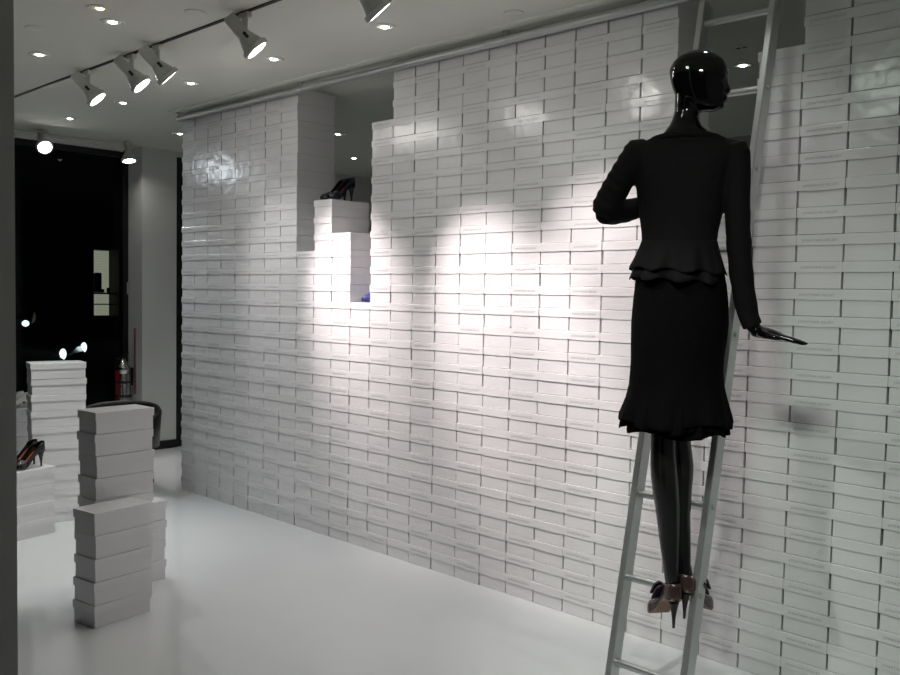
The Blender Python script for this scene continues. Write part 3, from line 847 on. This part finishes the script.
def head_meshes():
    out = {}
    b = bmesh.new()
    add_lathe(b, [(0.030, -0.012), (0.036, 0.0), (0.050, 0.034), (0.060, 0.064)], ax=(1, 0, 0), n=28); out['housing'] = (mesh_of(b, 'housing', M['fixture']), )
    b = bmesh.new(); add_lathe(b, [(0.053, 0.066), (0.057, 0.090), (0.066, 0.092), (0.071, 0.088), (0.071, 0.068), (0.066, 0.064), (0.058, 0.062)], ax=(1, 0, 0), n=32, cap=False); out['rim'] = (mesh_of(b, 'rim', M['fixture']), )
    b = bmesh.new(); add_lathe(b, [(0.0525, 0.060), (0.0525, 0.070), (0.040, 0.073), (0.001, 0.074)], ax=(1, 0, 0), n=28); out['lens'] = (mesh_of(b, 'lens', M['lamp']), )
    b = bmesh.new(); add_box(b, (-0.055, 0, 0), (0.135, 0.036, 0.066), 0.012, seg=2); out['gear_box'] = (mesh_of(b, 'gear_box', M['fixture']), )
    b = bmesh.new()
    for sy in (-1, 1): add_box(b, (0.028, sy*0.043, 0), (0.070, 0.006, 0.016), 0.002)
    add_box(b, (-0.004, 0, 0), (0.012, 0.092, 0.012), 0.002); out['yoke'] = (mesh_of(b, 'yoke', M['fixture_dark']), )
    for k, v in out.items(): smooth_by_angle(v[0], 35)
    b = bmesh.new(); add_box(b, (0, 0, -0.0185), (0.070, 0.030, 0.022), 0.004); ad = mesh_of(b, 'adapter', M['fixture'])
    return out, ad
HM, ADP = head_meshes()
def track_head(x, y, aim, watts, deg, label, drop=0.108, along='x', col=(1, .965, .93), blend=0.4, lightonly=False):
    pv = Vector((x, y, CEIL - drop)); d = (Vector(aim) - pv).normalized()
    r = empty('track_spotlight', (x, y, CEIL)); tag(r, label, 'spotlight', 'track spotlights')
    q = d.to_track_quat('X', 'Z')
    a = link('adapter', ADP, r)
    if along == 'y': a.rotation_euler = (0, 0, PI/2)
    b = bmesh.new(); add_tube(b, [(0, 0, -0.028), (0, 0, -drop)], 0.013, 12); obj('stem', b, M['fixture'], r, True)
    for k, (me_,) in HM.items():
        o = link(k, me_, r); o.rotation_mode = 'QUATERNION'; o.rotation_quaternion = q; o.location = (0, 0, -drop); o.scale = (.9, .9, .9)
    spot_light(pv + d*0.10, aim, watts, deg, 1.0, 0.035, col)
HX = [cp(x, 0)[0] for x in (0.645, 1.185, 1.471, 2.28, 3.122)]
PINK = (1.0, 0.885, 0.875); COOL = (0.88, 0.95, 1.0); GREEN = (0.82, 1.0, 0.84)
track_head(HX[0], TY, (1.45, 0.0, 1.25), 32, 62, 'leftmost track spotlight with its bright lens showing', col=(1, .95, .96))
track_head(HX[1], TY, (2.02, 0.0, 1.22), 105, 44, 'second track spotlight from the left, its lens a bright oval', col=PINK)
track_head(HX[2], TY, (1.90, 0.0, 1.52), 90, 40, 'third track spotlight, close to the right of another head', col=PINK)
track_head(HX[3], TY, (3.04, 0.0, 1.24), 185, 42, 'large lone track spotlight pointing down at the box wall', col=PINK)
track_head(HX[4], TY, (3.70, 0.0, 1.44), 88, 44, 'track spotlight cut off by the top edge of the picture', col=PINK)
wx, wy = cp(-1.60, -0.34); track_head(wx, wy, (1.7, -0.7, 0.2), 95, 58, 'glaring spotlight by the dark window, aimed towards the camera', 0.10, 'y', col=COOL)
wx, wy = cp(-1.585, 0.38); track_head(wx, wy, (-0.80, 0.36, 0.0), 75, 44, 'spotlight by the white pier pointing straight down', 0.09, 'y')
# heads further along towards the shop front (out of the picture)
spot_light((5.25, -2.25, 2.60), (3.9, 0.0, 1.0), 40, 66, 1.0, 0.07)
spot_light((4.15, -1.90, 2.62), (4.20, -0.15, 0.0), 55, 44, 1.0, col=(1, 1, .95))
spot_light((4.15, -1.90, 2.62), (4.45, 0.0, 0.60), 6, 150, 1.0, 0.045, col=GREEN)
spot_light((4.95, -2.35, 2.60), (4.75, 0.0, 0.35), 62, 58, 1.0, 0.12, col=GREEN)
spot_light((-1.60, -1.30, 2.58), (1.0, 0.0, 1.5), 8, 110, 1.0, 0.05, col=COOL)      # the next head along the window track
for x, y in ((2.55, -1.3), (3.44, -1.3), (3.48, -0.4), (4.36, -0.4)):       # the downlight grid goes on overhead
    spot_light((x, y, CEIL - 0.02), (x, y, 0), 6, 100, 0.9, 0.03, (.95, 1, .95))

# ------------------------------------------------------------------ outside: dark facade, a lit shop window, cars
f = empty('facade', (-21.0, 8.8, 0)); tag(f, 'dark building across the street with one narrow lit shop window', 'building')
bm = bmesh.new()
y0, y1, z0, z1 = -0.39, 0.39, 0.60, 2.58
for lo, hi in [((0, -22, -.02), (1.0, y0, 8)), ((0, y1, -.02), (1.0, 9, 8)), ((0, y0, -.02), (1.0, y1, z0)), ((0, y0, z1), (1.0, y1, 8))]:
    add_box(bm, [(a+b)/2 for a, b in zip(lo, hi)], [b-a for a, b in zip(lo, hi)])
obj('wall', bm, M['night'], f)
bm = bmesh.new(); add_box(bm, (0.30, 0, (z0+z1)/2), (0.02, y1-y0, z1-z0)); tag(obj('shop_interior', bm, M['brick'], f), 'lit white brick interior')
bm = bmesh.new(); add_box(bm, (0.75, 0, 1.28), (0.40, y1-y0, 0.05)); add_box(bm, (0.7, 0, .95), (0.40, y1-y0, 0.03)); obj('shelf', bm, M['night'], f)
bm = bmesh.new(); add_box(bm, (0.80, -.18, 1.62), (0.10, .22, .56), .03); add_box(bm, (0.80, -.18, 1.36), (.14, .36, .10), .02); add_box(bm, (0.80, .14, 1.38), (.08, .09, .15), .02)
obj('display_goods', bm, M['black'], f)
def make_car(loc, rz, label):
    r = empty('car', loc, rz); tag(r, label, 'car')
    b = bmesh.new()
    prof = [(2.15, .35, .62), (2.05, .28, .74), (1.2, .26, .90), (0.75, .26, .95), (0.1, .26, 1.36), (-.9, .26, 1.40), (-1.6, .26, 1.05), (-2.1, .28, .95), (-2.2, .35, .70)]
    rings = []
    for x, zb, zt in prof:
        w = .86 if abs(x) < 2.0 else .74
        ww = w*(.74 if zt > 1.2 else .95)
        zm = min(.92, zt - .03)
        rings.append([(x, -w, zb), (x, w, zb), (x, w*1.0, zm*.8), (x, w*.97, zm), (x, ww, zt), (x, -ww, zt), (x, -w*.97, zm), (x, -w, zm*.8)])
    add_loft(b, rings); me_ = mesh_of(b, 'car_body', M['carpaint']); smooth_by_angle(me_, 35); link('car_body', me_, r)
    for sx in (1.35, -1.35):
        for sy in (-1, 1):
            b = bmesh.new(); add_lathe(b, [(.20, -.10), (.32, -.10), (.335, -.06), (.335, .06), (.32, .10), (.20, .10)], (sx, sy*.80, .315), (0, 1, 0), n=24)
            obj('wheel', b, M['tyre'], r)
    for sy in (-1, 1):
        b = bmesh.new(); q = bmesh.ops.create_uvsphere(b, u_segments=12, v_segments=8, radius=.075)
        for v in q['verts']: v.co = Vector((v.co.x*.5 + 2.14, v.co.y + sy*.66, v.co.z*.9 + .66))
        obj('headlamp', b, M['head'], r, True)
    return r
make_car((-16.48, 4.47, -0.02), math.radians(-22), 'dark car with a bright headlamp seen far off through the window, at left')
make_car((-6.72, -0.18, -0.02), math.radians(56), 'dark parked car with headlamps outside the window behind the tall stack')

# ------------------------------------------------------------------ world, camera, view
wd = bpy.data.worlds.new('night'); scene.world = wd; wd.use_nodes = True
wd.node_tree.nodes['Background'].inputs['Color'].default_value = (0.010, 0.011, 0.014, 1)
wd.node_tree.nodes['Background'].inputs['Strength'].default_value = 0.3
cd = bpy.data.cameras.new('camera'); cam = bpy.data.objects.new('camera', cd); COL.objects.link(cam)
cd.sensor_width = 36; cd.sensor_fit = 'HORIZONTAL'; cd.lens = FPX/900*36; cd.clip_start = 0.05; cd.clip_end = 100
mw = Matrix((CR, CU, -CF)).transposed().to_4x4(); mw.translation = CAM
cam.matrix_world = mw
scene.camera = cam
scene.view_settings.view_transform = 'Standard'; scene.view_settings.look = 'None'
scene.view_settings.gamma = 1; scene.view_settings.use_curve_mapping = False
scene.view_settings.exposure = 0.12
